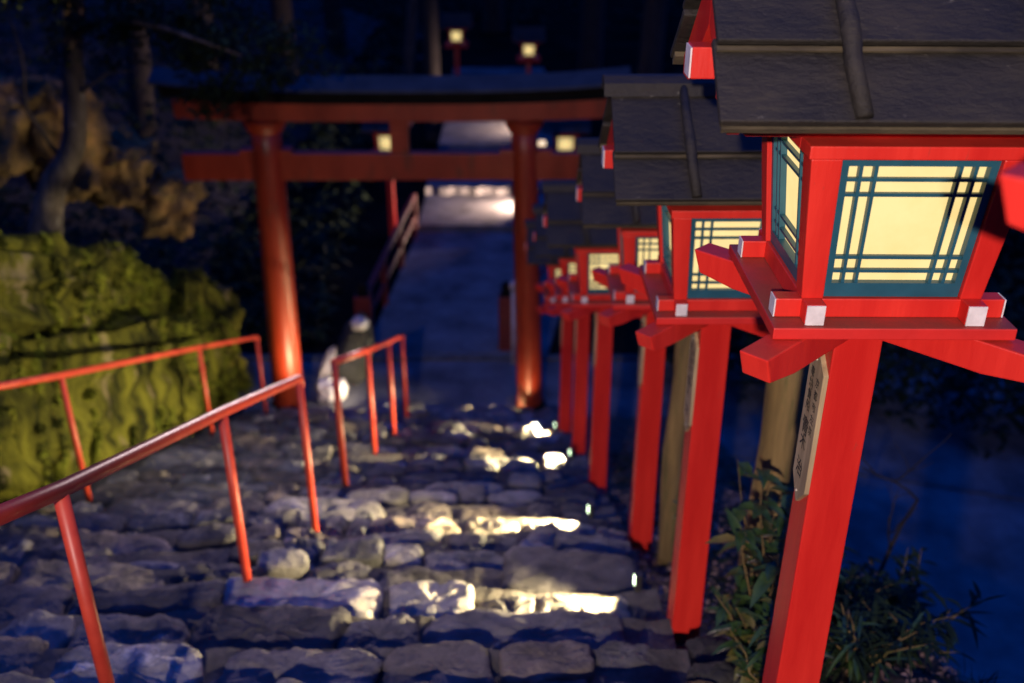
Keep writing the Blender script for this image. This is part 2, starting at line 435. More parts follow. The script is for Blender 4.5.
def rdir(rnd, zlo=-1, zhi=1):
    a = rnd.uniform(0, 2 * math.pi); z = rnd.uniform(zlo, zhi); r = math.sqrt(max(0, 1 - z * z))
    return Vector((r * math.cos(a), r * math.sin(a), z))


# ------------------------------------------------------------------ boulders
def boulder(name, c, half, m, label, cat='rock', seed=0, amp=.22, nu=56, nv=34, rot=(0, 0, 0), e=.5, group=None, ncut=7, fine=0, hill=0):
    vs, fs = stone_pts(half[0], half[1], half[2], nu, nv, seed, amp, e, ncut)
    b = MB()
    Rm = Euler(rot).to_matrix()
    out = []
    for p in vs:
        q = Rm @ p
        if fine:
            nrm = Vector((p.x / half[0] ** 2, p.y / half[1] ** 2, p.z / half[2] ** 2)).normalized()
            nrm = Rm @ nrm
            g = Vector((q.x * 1.0, q.y * 1.0, q.z * .7)) + Vector((seed * 3.1, 0, 0))
            cr = noise.voronoi(Vector((g.x, g.y * .8, g.z * 1.5)) * 1.1)[0]; q = q + nrm * (fine * (1.0 * fbm(g * 2.3, 6) + 1.0 * min(.16, cr[1] - cr[0]) + .35 * fbm(g * 9, 3)))
        out.append(q)
    b.add(out, fs)
    o = b.build(name, m, smooth=True); o.location = c
    if name == 'mossy_rock':         # shoots of moss standing off the rock
        rnd = random.Random(seed); mb = MB(); o.data.calc_loop_triangles()
        fcs = [f for f in o.data.polygons if f.normal.x > -.1]
        ws = [f.area for f in fcs]; nn = int(26000 * min(1, sum(ws) / 9) * .9)
        for f in rnd.choices(fcs, ws, k=nn):
            p = f.center + rdir(rnd) * .03; pn = Vector((p.x * 1.6, p.y * 1.6, p.z * 1.2)) + Vector((seed, 0, 0))
            if noise.noise(pn) < -.12: continue
            d = (f.normal * .6 + rdir(rnd) * .8 + Vector((0, 0, -.5)))
            leaf(mb, p, d, f.normal, rnd.uniform(.03, .075), rnd.uniform(.015, .03), 0 if noise.noise(pn * 2.3) + rnd.uniform(-.2, .2) < 0 else 1)
        mo = mb.build('moss', [M['mossA'], M['mossB']], o, smooth=True); tag(mo, kind='stuff')
    tag(o, label, cat, group)
    return o

SL = math.atan(.46)
boulder('mossy_rock', (-4.34, 8.0, -4.62), (.66, 4.0, .92), M['moss'], 'long moss covered rock beside the handrail, below the dark crevice', seed=3, nu=150, nv=90, rot=(-SL, 0, 0), fine=.11, e=.45, amp=.10, ncut=4)
boulder('mossy_rock', (-4.42, 7.2, -3.28), (.66, 4.0, .44), M['moss'], 'upper moss covered rock ledge overhanging the dark crevice', seed=5, nu=150, nv=80, rot=(-SL, 0, 0), fine=.13, e=.5, amp=.12, ncut=4)
boulder('mossy_rock', (-4.12, 11.65, -6.15), (.45, .62, .98), M['moss'], 'upright mossy rock at the lower end, next to the torii pillar', seed=9, nu=70, nv=50, fine=.14, e=.6, ncut=5)
for i, (c, h, lb) in enumerate([
        ((-6.35, 11.6, -3.15), (.75, .6, .62), 'brown lit rock on the upper slope at the left edge'),
        ((-5.45, 11.8, -3.25), (.50, .5, .62), 'rounded brown rock directly left of the leaning trunk on the slope'),
        ((-4.95, 12.3, -3.75), (.38, .5, .42), 'ochre rock on the slope just right of the leaning trunk'),
        ((-4.45, 12.5, -4.25), (.30, .45, .42), 'smallest ochre rock of the slope, farthest right of the trunk')]):
    boulder('slope_rock', c, h, M['rock'], lb, seed=20 + i, nu=60, nv=40, fine=.10, e=.6, group='rocks on the upper slope')
# rocks near the foot of the far pillar
boulder('dark_boulder', (-2.36, 13.4, -6.92), (.26, .26, .55), M['darkrock'], 'dark boulder standing at the roadside behind the handrail', seed=31, e=.7, amp=.15, rot=(0, .25, 0))
boulder('pale_stone', (-2.24, 13.30, -6.42), (.13, .11, .09), M['palerock'], 'small pale stone topping the dark boulder at the roadside', seed=34, e=.8)
boulder('leaning_slab', (-2.76, 13.2, -7.08), (.09, .15, .34), M['slab'], 'pale slab leaning beside the left torii pillar', seed=33, e=.6, rot=(0, .42, 0))
boulder('bright_stone', (-2.62, 12.75, -7.22), (.19, .17, .24), M['palerock'], 'brightly lit white stone at the foot of the left pillar', seed=36, e=.7)
# loose stones in the soil by the near posts
for i, (c, h, lb) in enumerate([((.83, 3.05, -3.09), (.105, .07, .06), 'dark round stone in the soil between the two nearest posts'),
                                ((.74, 2.93, -3.06), (.085, .06, .055), 'brown round stone in front of the dark stone near the posts'),
                                ((.86, 3.30, -3.20), (.12, .09, .06), 'flat grey stone lying against the second lantern post')]):
    boulder('loose_stone', c, h, [M['darkrock'], M['rock'], M['palerock']][i] if i < 2 else M['darkrock'], lb, seed=40 + i, nu=30, nv=18, e=.8, group='loose stones in the soil')

# ------------------------------------------------------------------ lantern
def beam(b, p0, p1, w, h, mi=0):
    """box along p0-p1 (horizontal), width w, from z to z+h"""
    p0, p1 = Vector(p0), Vector(p1); d = (p1 - p0).normalized(); s = Vector((-d.y, d.x, 0)) * w / 2
    up = Vector((0, 0, h))
    b.hexa([p0 + s, p0 - s, p1 - s, p1 + s, p0 + s + up, p0 - s + up, p1 - s + up, p1 + s + up], mi)

def text_mesh(chars, size):
    cu = bpy.data.curves.new('t', 'FONT'); cu.body = chars; cu.size = size; cu.align_x = 'CENTER'; cu.resolution_u = 3
    cu.offset = size * .018
    o = bpy.data.objects.new('t', cu); C.objects.link(o)
    dg = bpy.context.evaluated_depsgraph_get()
    me = bpy.data.meshes.new_from_object(o.evaluated_get(dg))
    vs = [v.co.copy() for v in me.vertices]; fs = [tuple(p.vertices) for p in me.polygons]
    bpy.data.objects.remove(o); bpy.data.curves.remove(cu)
    return vs, fs

def make_lantern():
    t = empty('shrine_lantern', (0, 0, 0))
    b = MB(); b.hexa([Vector(p) for p in ((-.069, -.068, -.35), (.069, -.068, -.35), (.069, .068, -.35), (-.069, .068, -.35), (-.060, -.06, 1.682), (.060, -.06, 1.682), (.060, .06, 1.682), (-.060, .06, 1.682))]); b.build('post', M['red'], t, bevel=.005)
    # crossed diagonal arms
    b = MB()
    for sgn in (1, -1):
        for e in (1, -1):
            a = math.atan2(sgn, 1) + (math.pi if e < 0 else 0)
            d = Vector((math.cos(a), math.sin(a), 0)); s = Vector((-d.y, d.x, 0)) * .037
            zt = 1.684 - (.002 if sgn < 0 else 0)
            prof = [(.0, 1.600), (.34, 1.602), (.450, 1.618), (.474, zt), (.0, zt)]
            vs = [d * r_ + s + Vector((0, 0, z)) for r_, z in prof] + [d * r_ - s + Vector((0, 0, z)) for r_, z in prof]
            n = len(prof)
            b.add(vs, [tuple(range(n)), tuple(range(n, 2 * n))[::-1]] + [(i, (i + 1) % n, n + (i + 1) % n, n + i) for i in range(n)])
        b.build('bracket_arm', M['red'], t, bevel=.004); b = MB()
    b = MB(); b.box(-.276, .276, -.262, .262, 1.687, 1.716); b.build('tray', M['red_top'], t, bevel=.003)
    # ring of sill beams with projecting painted ends
    b = MB()
    for s in (1, -1):
        beam(b, (-.262, s * .182, 1.7165), (.262, s * .182, 1.7165), .044, .0465)
        beam(b, (s * .182, -.246, 1.7165), (s * .182, .246, 1.7165), .044, .0495)
    fr = b.build('sill_frame', M['red'], t, bevel=.003)
    for s in (1, -1):
        for e in (1, -1):
            b = MB(); beam(b, (e * .2622, s * .182, 1.7175), (e * .2655, s * .182, 1.7175), .042, .0445)
            b.build('white_beam_end', M['white'], fr)
            b = MB(); beam(b, (s * .182, e * .2462, 1.7175), (s * .182, e * .2495, 1.7175), .042, .0475)
            b.build('white_beam_end', M['white'], fr)
    # corner posts, tapered body
    zb, ztp = 1.764, 2.100
    ob, ot, ib, it = .206, .238, .156, .171
    for sx in (1, -1):
        for sy in (1, -1):
            b = MB()
            def q(o_, i_, z): return [(sx * i_, sy * i_, z), (sx * o_, sy * i_, z), (sx * o_, sy * o_, z), (sx * i_, sy * o_, z)]
            b.hexa([Vector(p) for p in q(ob, ib, zb) + q(ot, it, ztp)])
            b.build('corner_post', M['red'], t, bevel=.003)
    b = MB()
    b.box(-.245, .245, -.245, -.165, 2.1005, 2.130); b.box(-.245, .245, .165, .245, 2.1005, 2.130)
    b.box(-.245, -.165, -.1645, .1645, 2.1005, 2.130); b.box(.165, .245, -.1645, .1645, 2.1005, 2.130)
    b.box(-.16, .16, -.16, .16, 2.115, 2.130)
    b.build('head_frame', M['red'], t, bevel=.003)
    # windows
    for k in range(4):
        Rm = Matrix.Rotation(k * math.pi / 2, 3, 'Z')
        def pt(s, tt, dep):
            hw = (ib - .001) + (it - ib) * tt; y = -(.190 + (.222 - .190) * tt) - dep
            return Rm @ Vector(((s * 2 - 1) * hw, y, zb + .001 + (ztp - zb - .002) * tt))
        b = MB()
        def bar(s0, s1, t0, t1, d0, d1):
            b.hexa([pt(s0, t0, d1), pt(s1, t0, d1), pt(s1, t0, d0), pt(s0, t0, d0), pt(s0, t1, d1), pt(s1, t1, d1), pt(s1, t1, d0), pt(s0, t1, d0)])
        bar(0, .052, 0, 1, -.018, .004); bar(.948, 1, 0, 1, -.018, .004)
        bar(.052, .948, 0, .105, -.018, .004); bar(.052, .948, .948, 1, -.018, .004)
        for c in (.135, .232, .768, .865): bar(c - .0118, c + .0118, .105, .948, -.0145, .001)
        for c in (.190, .292, .745, .850): bar(.052, .948, c - .0118, c + .0118, -.013, -.001)
        w = b.build('window', M['teal'], t)
        b = MB(); b.add([pt(.03, .05, -.016), pt(.97, .05, -.016), pt(.97, .97, -.016), pt(.03, .97, -.016),
                         pt(.03, .05, -.018), pt(.97, .05, -.018), pt(.97, .97, -.018), pt(.03, .97, -.018)],
                        [(0, 1, 2, 3), (7, 6, 5, 4), (0, 4, 5, 1), (1, 5, 6, 2), (2, 6, 7, 3), (3, 7, 4, 0)])
        b.build('paper', M['paper'], w)
    # roof
    RH, OV, zr = .462, .345, 2.511
    sl = .90; L = math.hypot(1, sl); dn = Vector((0, -1 / L, -sl / L)); nm = Vector((0, -sl / L, 1 / L))
    for side in (1, -1):
        S = Matrix.Diagonal((1, side, 1))
        ln = OV * L
        b = MB()
        def slab(x0, x1, a0, a1, h0a, h0b, th, mi=0, tilt=0):
            P = []
            for (h_off) in (-th, 0):
                P += [S @ (Vector((x0, 0, zr)) + dn * a1 + nm * (h0b + h_off)), S @ (Vector((x1, 0, zr)) + dn * a1 + nm * (h0b + h_off)),
                      S @ (Vector((x1, 0, zr)) + dn * a0 + nm * (h0a + h_off)), S @ (Vector((x0, 0, zr)) + dn * a0 + nm * (h0a + h_off))]
            b.hexa(P, mi)
        slab(-RH, RH, ln * .56, ln, .004, .012, .020)           # lower course
        slab(-RH + .003, RH - .003, 0, ln * .62, .018, .034, .018)   # upper course laps it
        rp = b.build('roof_board', M['roof'], t, bevel=.004)
        b = MB()                                                 # pale weathered lip under the lap and at the eave
        slab(-RH + .004, RH - .004, ln * .620, ln * .645, .0155, .0165, .006)
        b.build('lap_edge', M['roofedge'], rp); b = MB()
        slab(-RH + .006, RH - .006, ln - .035, ln + .004, -.009, -.009, .014)
        b.build('board_edge', M['roofedge'], rp)
        for xc in (-.203, .203):                                 # battens with a kink at the lap
            b = MB(); pts = [S @ (Vector((xc + dx, 0, zr)) + dn * a + nm * h) for a, h, dx in
                   ((.0, .036, 0), (ln * .3, .040, .003), (ln * .54, .050, .006), (ln * .63, .040, .010), (ln * .71, .024, .013), (ln * .985, .018, .022))]
            b.tube(pts, [.015, .017, .020, .020, .019, .018], n=10)
            b.build('batten', M['roof'], rp, smooth=True)
    b = MB()                                                     # ridge cap
    pr = [(y_, z_ + .047) for y_, z_ in [(-.062, 2.448), (-.050, 2.492), (-.018, 2.512), (.018, 2.512), (.050, 2.492), (.062, 2.448), (0, 2.49)]]
    n = len(pr)
    b.add([(-.485, y, z) for y, z in pr] + [(.485, y, z) for y, z in pr],
          [tuple(range(n))[::-1], tuple(range(n, 2 * n))] + [(i, (i + 1) % n, n + (i + 1) % n, n + i) for i in range(n)])
    b.build('ridge_cap', M['roof'], t)
    for e in (-1, 1):                                            # gable boards, set in from the roof edge
        b = MB()
        x0, x1 = e * .434, e * .408
        for side in (1, -1):
            pr = [(0, zr - .03), (side * .300, zr - .03 - .300 * sl), (side * .290, zr - .03 - .300 * sl - .045), (side * .225, zr - .03 - .300 * sl - .045), (0, zr - .175)]
            n = 5
            b.add([(x0, y, z) for y, z in pr] + [(x1, y, z) for y, z in pr],
                  [tuple(range(n)), tuple(range(n, 2 * n))[::-1]] + [(i, (i + 1) % n, n + (i + 1) % n, n + i) for i in range(n)])
        b.build('gable_board', M['red'], t, bevel=.002)
    b = MB(); b.box(-.472, .472, -.034, .034, 2.222, 2.292)
    for s in (1, -1):
        c_ = MB(); c_.box(-.37, .37, s * .150 - .026, s * .150 + .026, 2.1305, 2.19); c_.build('roof_beam', M['red'], t, bevel=.003)
    bm_ = b.build('roof_beam', M['red'], t, bevel=.003)
    for e in (1, -1):
        b = MB(); b.box(e * .4722, e * .476, -.032, .032, 2.224, 2.290)
        b.build('white_beam_end', M['white'], bm_)
    # plaque on the left face of the post
    b = MB()
    pr = [(-.052, 1.500), (-.052, 1.10), (0, 1.06), (.052, 1.10), (.052, 1.500), (.035, 1.518), (-.035, 1.518)]
    pr = [(-.060, 1.118), (.002, 1.052), (.062, 1.118), (.062, 1.482), (.002, 1.525), (-.060, 1.482)]
    n = len(pr)
    b.add([(-.0600, y, z) for y, z in pr] + [(-.074, y, z) for y, z in pr],
          [tuple(range(n)), tuple(range(n, 2 * n))[::-1]] + [(i, (i + 1) % n, n + (i + 1) % n, n + i) for i in range(n)])
    pl = b.build('plaque', M['plaque'], t, bevel=.002)
    def put(ch, yc, zc, size):
        vs, fs = text_mesh(ch, size)
        if not vs: return
        # viewed from -x: text right = -y
        LB.append(([(-.0746, yc - v.x, zc + v.y) for v in vs], fs))
    LB = []
    for i, ch in enumerate('京都市左京'): put(ch, -.026, 1.430 - .036 * i, .030)
    for i, ch in enumerate('奉納貴船'): put(ch, .022, 1.440 - .034 * i, .034)
    put('青', .016, 1.268, .058); put('木', .016, 1.222, .050)
    put('治', .012, 1.140, .056)
    for grp in (LB[:5], LB[5:9], LB[9:11], LB[11:]):
        b = MB()
        for v_, f_ in grp: b.add(v_, f_)
        b.build('lettering', M['ink'], pl)
    for z in (1.498, 1.088):
        b = MB(); b.tube([(-.074, .004, z), (-.0775, .004, z)], .0035, n=8)
        b.build('nail', M['metal'], pl)
    return t

def copy_tree(o, parent=None):
    c = o.copy(); C.objects.link(c); c.parent = parent
    for ch in [x for x in bpy.data.objects if x.parent == o]: copy_tree(ch, c)
    return c

lan = make_lantern()
for k_ in [k for k in lan.keys()]: pass
LP = [  # x, y, z of the base, turn, label
    (.985, .940, -2.07, 0.0, 'out of focus nearest lantern, only its red bracket arm showing at the right edge'),
    (.858, 2.300, -2.712, 0.0, 'largest sharp red lantern with glowing lattice windows and lettered wooden plaque on its post'),
    (.814, 3.660, -3.33, .01, 'second red lantern, behind the big one, leafy plants at the foot of its post'),
    (.825, 5.210, -3.99, -.01, 'third red lantern along the steps, slightly blurred, after the lit one beside the plants'),
    (.700, 6.860, -4.74, .02, 'fourth red lantern down the row, window partly hidden by a bracket arm'),
    (.670, 8.560, -5.51, -.02, 'fifth red lantern down the row, small blurred window'),
    (.620, 10.10, -6.21, .0, 'last red lantern of the row, next to the right torii pillar'),
    (1.02, 19.0, -7.22, .0, 'red lantern across the road, glowing yellow square right of the torii pillar'),
    (-2.45, 19.5, -7.33, .0, 'red lantern across the road, small light beside the short middle strut of the torii'),
    (-1.66, 31.0, -7.30, .0, 'farthest left lantern above the torii roof, round distant glow on a red post'),
    (.49, 30.0, -7.52, .0, 'farthest right lantern above the torii roof, round distant glow on a red post'),
    (1.02, -.42, -1.50, .0, 'red lantern behind the viewpoint at the top of the row'),
]
for i, (x, y, z, rz, lb) in enumerate(LP[:-1]):
    o = lan if i == 0 else copy_tree(lan)
    o.location = (x, y, z); o.rotation_euler = (0, R(.3) if i == 1 else 0, rz)
    tag(o, lb, 'lantern', 'red shrine lanterns standing on posts')

# ------------------------------------------------------------------ old wooden posts behind lanterns
for (x, y, z0, z1, w, lb) in ((1.17, 3.72, -4.2, -1.75, .205, 'weathered brown wooden post behind the plaque of the big lantern'),
                              (.95, 4.95, -4.2, -2.2, .12, 'weathered brown wooden post behind the second lantern post')):
    b = MB(); n = 14; h = z1 - z0
    b.tube([(x + .012 * math.sin(k * 1.3), y, z0 + h * k / 8) for k in range(9)], [w / 2 * (1.08 - .02 * k) for k in range(9)], n=16)
    tag(b.build('wooden_post', M['oldwood'], smooth=True), lb, 'post', 'weathered wooden posts')

# ------------------------------------------------------------------ torii
tx, ty = -1.45, 12.3
tr = empty('torii_gate', (tx, ty, -7.40))
tag(tr, 'large vermilion torii gate with dark curved roof at the foot of the steps', 'torii gate')
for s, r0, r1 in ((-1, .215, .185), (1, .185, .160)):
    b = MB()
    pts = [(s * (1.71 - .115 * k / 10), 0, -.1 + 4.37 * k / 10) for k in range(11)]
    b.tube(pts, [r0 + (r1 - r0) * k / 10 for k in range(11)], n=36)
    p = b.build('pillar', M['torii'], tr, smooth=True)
    b = MB(); b.tube([(s * 1.71, 0, -.05), (s * 1.71, 0, .22), (s * 1.705, 0, .24)], [r0 + .035, r0 + .03, r0 + .012], n=36)
    b.build('pillar_foot', M['black'], p)
    b = MB(); b.tube([(s * 1.6, 0, 4.12), (s * 1.6, 0, 4.2), (s * 1.6, 0, 4.268)], [r1 + .03, r1 + .07, r1 + .09], n=36)
    b.build('pillar_cap', M['torii'], p, smooth=False)
def curved_beam(name, half, z0, z1, hy, m, rise, yc=0, parent=tr, n=40, flare=0, bev=.01):
    b = MB()
    for i in range(n):
        pass
    vs = []; fs = []
    for i in range(n + 1):
        u = -1 + 2 * i / n; c = rise * abs(u) ** 3
        x = u * half
        for (y, z) in ((-hy, z0), (hy, z0), (hy, z1), (-hy, z1)):
            xx = x + math.copysign(flare * (z - z0) / (z1 - z0) * abs(u) ** 8, u)
            vs.append((xx, y, z + c * (1 + .25 * (z - z0) / (z1 - z0))))
    for i in range(n):
        for k in range(4):
            a, c2 = i * 4 + k, i * 4 + (k + 1) % 4
            fs.append((a, c2, c2 + 4, a + 4))
    fs += [(0, 1, 2, 3), tuple(n * 4 + k for k in (3, 2, 1, 0))]
    b.add(vs, fs)
    return b.build(name, m, parent, bevel=bev)
curved_beam('shimaki_beam', 2.66, 4.272, 4.49, .16, M['torii'], .05)
curved_beam('kasagi_beam', 2.76, 4.494, 4.65, .21, M['black'], .085, flare=.05)
# copper roof: shallow ridge profile
b = MB(); n = 40; vs = []; fs = []
prof = [(-.32, 4.655), (-.31, 4.685), (0, 4.80), (.31, 4.685), (.32, 4.655)]
for i in range(n + 1):
    u = -1 + 2 * i / n
    for y, z in prof: vs.append((u * (2.86 + .05 * (z - 4.655)), y, z + .11 * abs(u) ** 3))
for i in range(n):
    for k in range(5):
        a, c2 = i * 5 + k, i * 5 + (k + 1) % 5
        fs.append((a, c2, c2 + 5, a + 5))
fs += [(0, 1, 2, 3, 4), tuple(n * 5 + k for k in (4, 3, 2, 1, 0))]
b.add(vs, fs); b.build('roof', M['copper'], tr)
b = MB(); b.box(-2.67, 2.67, -.085, .085, 3.51, 3.85); b.build('tie_beam', M['torii'], tr, bevel=.008)
b = MB(); b.box(-.06, .17, -.07, .07, 3.852, 4.270); b.build('centre_strut', M['torii'], tr, bevel=.006)
for s in (-1, 1):
    for e in (-1, 1):
        b = MB(); b.box(s * 1.62 + e * .23 - .09, s * 1.62 + e * .23 + .09, -.10, .10, 3.852, 3.90)
        b.build('wedge', M['torii'], tr, bevel=.006)

# ------------------------------------------------------------------ handrails
def handrail(pts, label, rad=.025, start=None):
    root = empty('handrail', (pts[0][0], pts[0][1], pts[0][2]))
    o0 = Vector(pts[0][:3])
    tops = [Vector((x, y, z + h)) - o0 for x, y, z, h, _ in pts]
    b = MB()
    path = ([Vector(start) - o0] if start else []) + tops
    a, c = path[-2], path[-1]; d = (c - a).normalized()
    path2 = path[:-1] + [c - d * .02, c + d * .006 + Vector((0, 0, -.008)), c + d * .012 + Vector((0, 0, -.03)), c + d * .012 + Vector((0, 0, -.06))]
    b.tube(path2, rad, n=20)
    b.build('top_rail', M['rail'], root, smooth=True)
    for (x, y, z, h, vis) in pts:
        if not vis: continue
        q = Vector((x, y, z)) - o0
        b = MB(); b.tube([q + Vector((0, 0, -.15)), q + Vector((0, 0, h - .01))], rad * .86, n=18)
        b.build('rail_post', M['rail'], root, smooth=True)
        b = MB(); 
    tag(root, label, 'handrail', 'red handrails down the steps')
    return root
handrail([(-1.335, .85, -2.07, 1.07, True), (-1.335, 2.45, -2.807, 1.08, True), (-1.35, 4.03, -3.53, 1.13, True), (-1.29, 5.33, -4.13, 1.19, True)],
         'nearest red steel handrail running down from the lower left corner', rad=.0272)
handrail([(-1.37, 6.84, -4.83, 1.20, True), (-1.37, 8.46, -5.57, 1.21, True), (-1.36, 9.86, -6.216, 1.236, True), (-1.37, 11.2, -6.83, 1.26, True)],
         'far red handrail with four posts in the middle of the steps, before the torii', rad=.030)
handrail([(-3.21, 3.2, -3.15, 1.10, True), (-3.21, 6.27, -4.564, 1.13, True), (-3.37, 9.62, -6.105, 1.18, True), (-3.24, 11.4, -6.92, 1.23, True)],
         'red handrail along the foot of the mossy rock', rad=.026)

# ------------------------------------------------------------------ step lights
def area(name, loc, rot, size, energy, col, spread=180, size_y=None, parent=None):
    l = bpy.data.lights.new(name, 'AREA'); l.energy = energy; l.color = col; l.shape = 'RECTANGLE'; l.size = size; l.size_y = size_y or size
    l.spread = R(spread)
    o = bpy.data.objects.new(name, l); C.objects.link(o); o.location = loc; o.rotation_euler = rot
    if parent: o.parent = parent
    return o
def spot(name, loc, target, energy, col, angle=60, blend=.4, rad=.05, parent=None):
    l = bpy.data.lights.new(name, 'SPOT'); l.energy = energy; l.color = col; l.spot_size = R(angle); l.spot_blend = blend; l.shadow_soft_size = rad
    o = bpy.data.objects.new(name, l); C.objects.link(o); o.location = loc
    d = Vector(target) - Vector(loc); o.rotation_euler = d.to_track_quat('-Z', 'Y').to_euler()
    if parent: o.parent = parent
    return o

WARM = (1.0, .80, .42)
def step_light(x, y, label, en=9, yaw=0.0, z=None, col=WARM):
    z = tread_z(y) + .088 if z is None else z
    t = empty('step_light', (x, y, z - .045), yaw)
    b = MB(); b.box(0, .035, -.016, .016, -.02, .085); b.build('housing', M['housing'], t, bevel=.003)
    b = MB(); b.box(-.004, -.0005, -.012, .012, .025, .078); b.build('led_face', M['led'], t)
    # beam to -x, leaning a little to -y
    o = area('light', (-.008, 0, .055), (0, R(90), 0), .07, en, col, spread=92, size_y=.05, parent=t)
    o.rotation_euler = Euler((0, R(88), 0))
    tag(t, label, 'step light', 'small step lights')
    return t
step_light(.62, 3.99, 'nearest small step light glowing beside the second lantern post', 38, yaw=.10)
step_light(.520, 5.59, 'second nearest step light, glowing left of the third lantern post', 60, yaw=.12)
step_light(.545, 7.99, 'step light at the end of a bright step, left of the fourth lantern post', 95, yaw=.12)
step_light(.50, 9.98, 'step light glowing left of the fifth lantern post', 95, yaw=.12)
step_light(.10, 12.10, 'step light at the foot of the right torii pillar', 90, yaw=.10)

# path lights beyond the road
for (x, y, z, e, lb) in ((.42, 20.75, -7.20, 230, 'low path light behind the right torii pillar'), (.75, 26.1, -6.90, 190, 'low path light farther up the path')):
    t = empty('path_light', (x, y, z)); b = MB(); b.box(0, .08, -.05, .05, 0, .22); b.build('housing', M['housing'], t, bevel=.004)
    b = MB(); b.box(-.006, -.0005, -.04, .04, .10, .20); b.build('led_face', M['glow'], t)
    area('light', (-.02, 0, .13), (0, R(78), 0), .10, e, (1, .66, .50), spread=125, parent=t)
    tag(t, lb, 'path light', 'low path lights')
# bollard lamp seen between pillar and lantern
t = empty('bollard_lamp', (.70, 23.0, -7.46))
b = MB(); b.tube([(0, 0, 0), (0, 0, .85)], .05, n=12); b.build('post', M['housing'], t)
b = MB(); b.tube([(0, 0, .852), (0, 0, 1.08)], .085, n=16); b.build('lamp_shade', M['glow'], t)
tag(t, 'small glowing bollard lamp between the right torii pillar and the yellow lantern', 'lamp')

# ------------------------------------------------------------------ small bridge railings beyond the kerb
def brail(p0, p1, label):
    p0, p1 = Vector(p0), Vector(p1)
    t = empty('bridge_railing', p0); d = p1 - p0
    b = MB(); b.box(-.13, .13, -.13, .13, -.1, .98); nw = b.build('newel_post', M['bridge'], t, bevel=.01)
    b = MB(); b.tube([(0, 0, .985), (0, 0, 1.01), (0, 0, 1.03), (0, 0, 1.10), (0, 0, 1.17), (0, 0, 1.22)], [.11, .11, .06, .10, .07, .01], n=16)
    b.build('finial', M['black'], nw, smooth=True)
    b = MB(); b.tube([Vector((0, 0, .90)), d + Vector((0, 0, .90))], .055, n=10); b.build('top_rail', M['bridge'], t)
    b = MB(); b.tube([Vector((0, 0, .45)), d + Vector((0, 0, .45))], .035, n=8); b.build('lower_rail', M['bridge'], t)
    for k in range(1, 4):
        q = d * k / 3; b = MB(); b.box(q.x - .05, q.x + .05, q.y - .05, q.y + .05, -.1, .92); b.build('railing_post', M['bridge'], t, bevel=.006)
    tag(t, label, 'railing', 'dark red railings beside the path')
brail((-2.33, 14.35, -7.40), (-1.98, 19.4, -7.40), 'dark red railing on the left of the path beyond the road')
brail((-.08, 14.35, -7.40), (1.35, 19.4, -7.40), 'dark red railing on the right of the path, half behind the torii pillar')
t = empty('pale_gleam_pole', (.02, 13.9, -7.40))  # made-up pole, its pale colour stands for a gleaming post cap; no lamp
b = MB(); b.tube([(0, 0, 0), (0, 0, 1.25)], .03, n=12); b.build('pole', M['palerock'], t, smooth=True)
b = MB(); b.tube([(0, 0, 1.25), (0, 0, 1.28), (0, 0, 1.33), (0, 0, 1.38), (0, 0, 1.41)], [.03, .05, .062, .05, .01], n=14); b.build('round_cap', M['palerock'], t, smooth=True)
tag(t, 'slim pale pole with round cap, standing in for a gleam beside the right torii pillar', 'pole')

# ------------------------------------------------------------------ vegetation
def shrub(x, y, h, nst, label, seed, spread=.28, L=.085, W=.028, cat='plant', name='leafy_shrub', mats=('leaf', 'leaf2'), per=16, yel=.22, z=None):
    rnd = random.Random(seed); z = bankz(x, y) if z is None else z
    t = empty(name, (x, y, z)); st = MB(); lf = MB()
    for _ in range(nst):
        a = rnd.uniform(0, 6.28); hh = h * rnd.uniform(.55, 1.1); sp = spread * rnd.uniform(.2, 1)
        pts = [Vector((.03 * math.cos(a), .03 * math.sin(a), -.05))]
        for k in range(1, 6):
            f = k / 5; pts.append(Vector((math.cos(a) * sp * f ** 1.3 + rnd.uniform(-.02, .02), math.sin(a) * sp * f ** 1.3 + rnd.uniform(-.02, .02), hh * f)))
        st.tube(pts, [.006, .005, .0045, .004, .003, .0015], n=6)
        for _ in range(per):
            f = rnd.uniform(.25, 1); k = min(4, int(f * 5)); q = pts[k].lerp(pts[k + 1], f * 5 - k)
            d = rdir(rnd, -.25, .6); leaf(lf, q, d, Vector((0, 0, 1)), L * rnd.uniform(.6, 1.3), W * rnd.uniform(.8, 1.3), 1 if rnd.random() < yel else 0, droop=rnd.uniform(0, .5))
    st.build('stem', M['oldwood'], t); lf.build('leaves', [M[mats[0]], M[mats[1]]], t, smooth=True)
    tag(t, label, cat, 'plants along the lantern row')
    return t
shrub(1.06, 3.30, .92, 11, 'leafy evergreen shrub between the first and second lantern posts', 1, spread=.27, L=.15, W=.050, per=13, yel=.12)
shrub(1.00, 3.10, .45, 7, 'low leafy shrub in front of the weathered post', 2, spread=.22, L=.11, W=.034, yel=.4)
shrub(1.02, 2.88, .45, 6, 'narrow leafed plant touching the big lantern post', 6, spread=.2, L=.12, W=.022, yel=.35)
shrub(1.00, 4.55, .5, 7, 'dark leafy shrub behind the second lantern post', 3, spread=.25)
shrub(1.45, 3.2, .36, 10, 'grassy fern clump right of the big lantern post', 4, spread=.34, L=.16, W=.018, name='fern', cat='fern', mats=('leafdark', 'leaf'))
shrub(1.75, 3.45, .34, 10, 'blurred fern farthest right on the bank', 5, spread=.36, L=.16, W=.02, name='fern', cat='fern', yel=.08, mats=('leafdark', 'leaf'))
shrub(1.62, 3.9, .40, 10, 'dark fern behind the grassy clump at the bank edge', 7, spread=.32, L=.14, W=.024, name='fern', cat='fern', yel=.05, mats=('leafdark', 'leaf'))
shrub(2.05, 4.1, .40, 11, 'dark shrub on the crest of the bank above the road', 8, spread=.36, L=.12, W=.026, yel=.03, mats=('leafdark', 'leaf'))
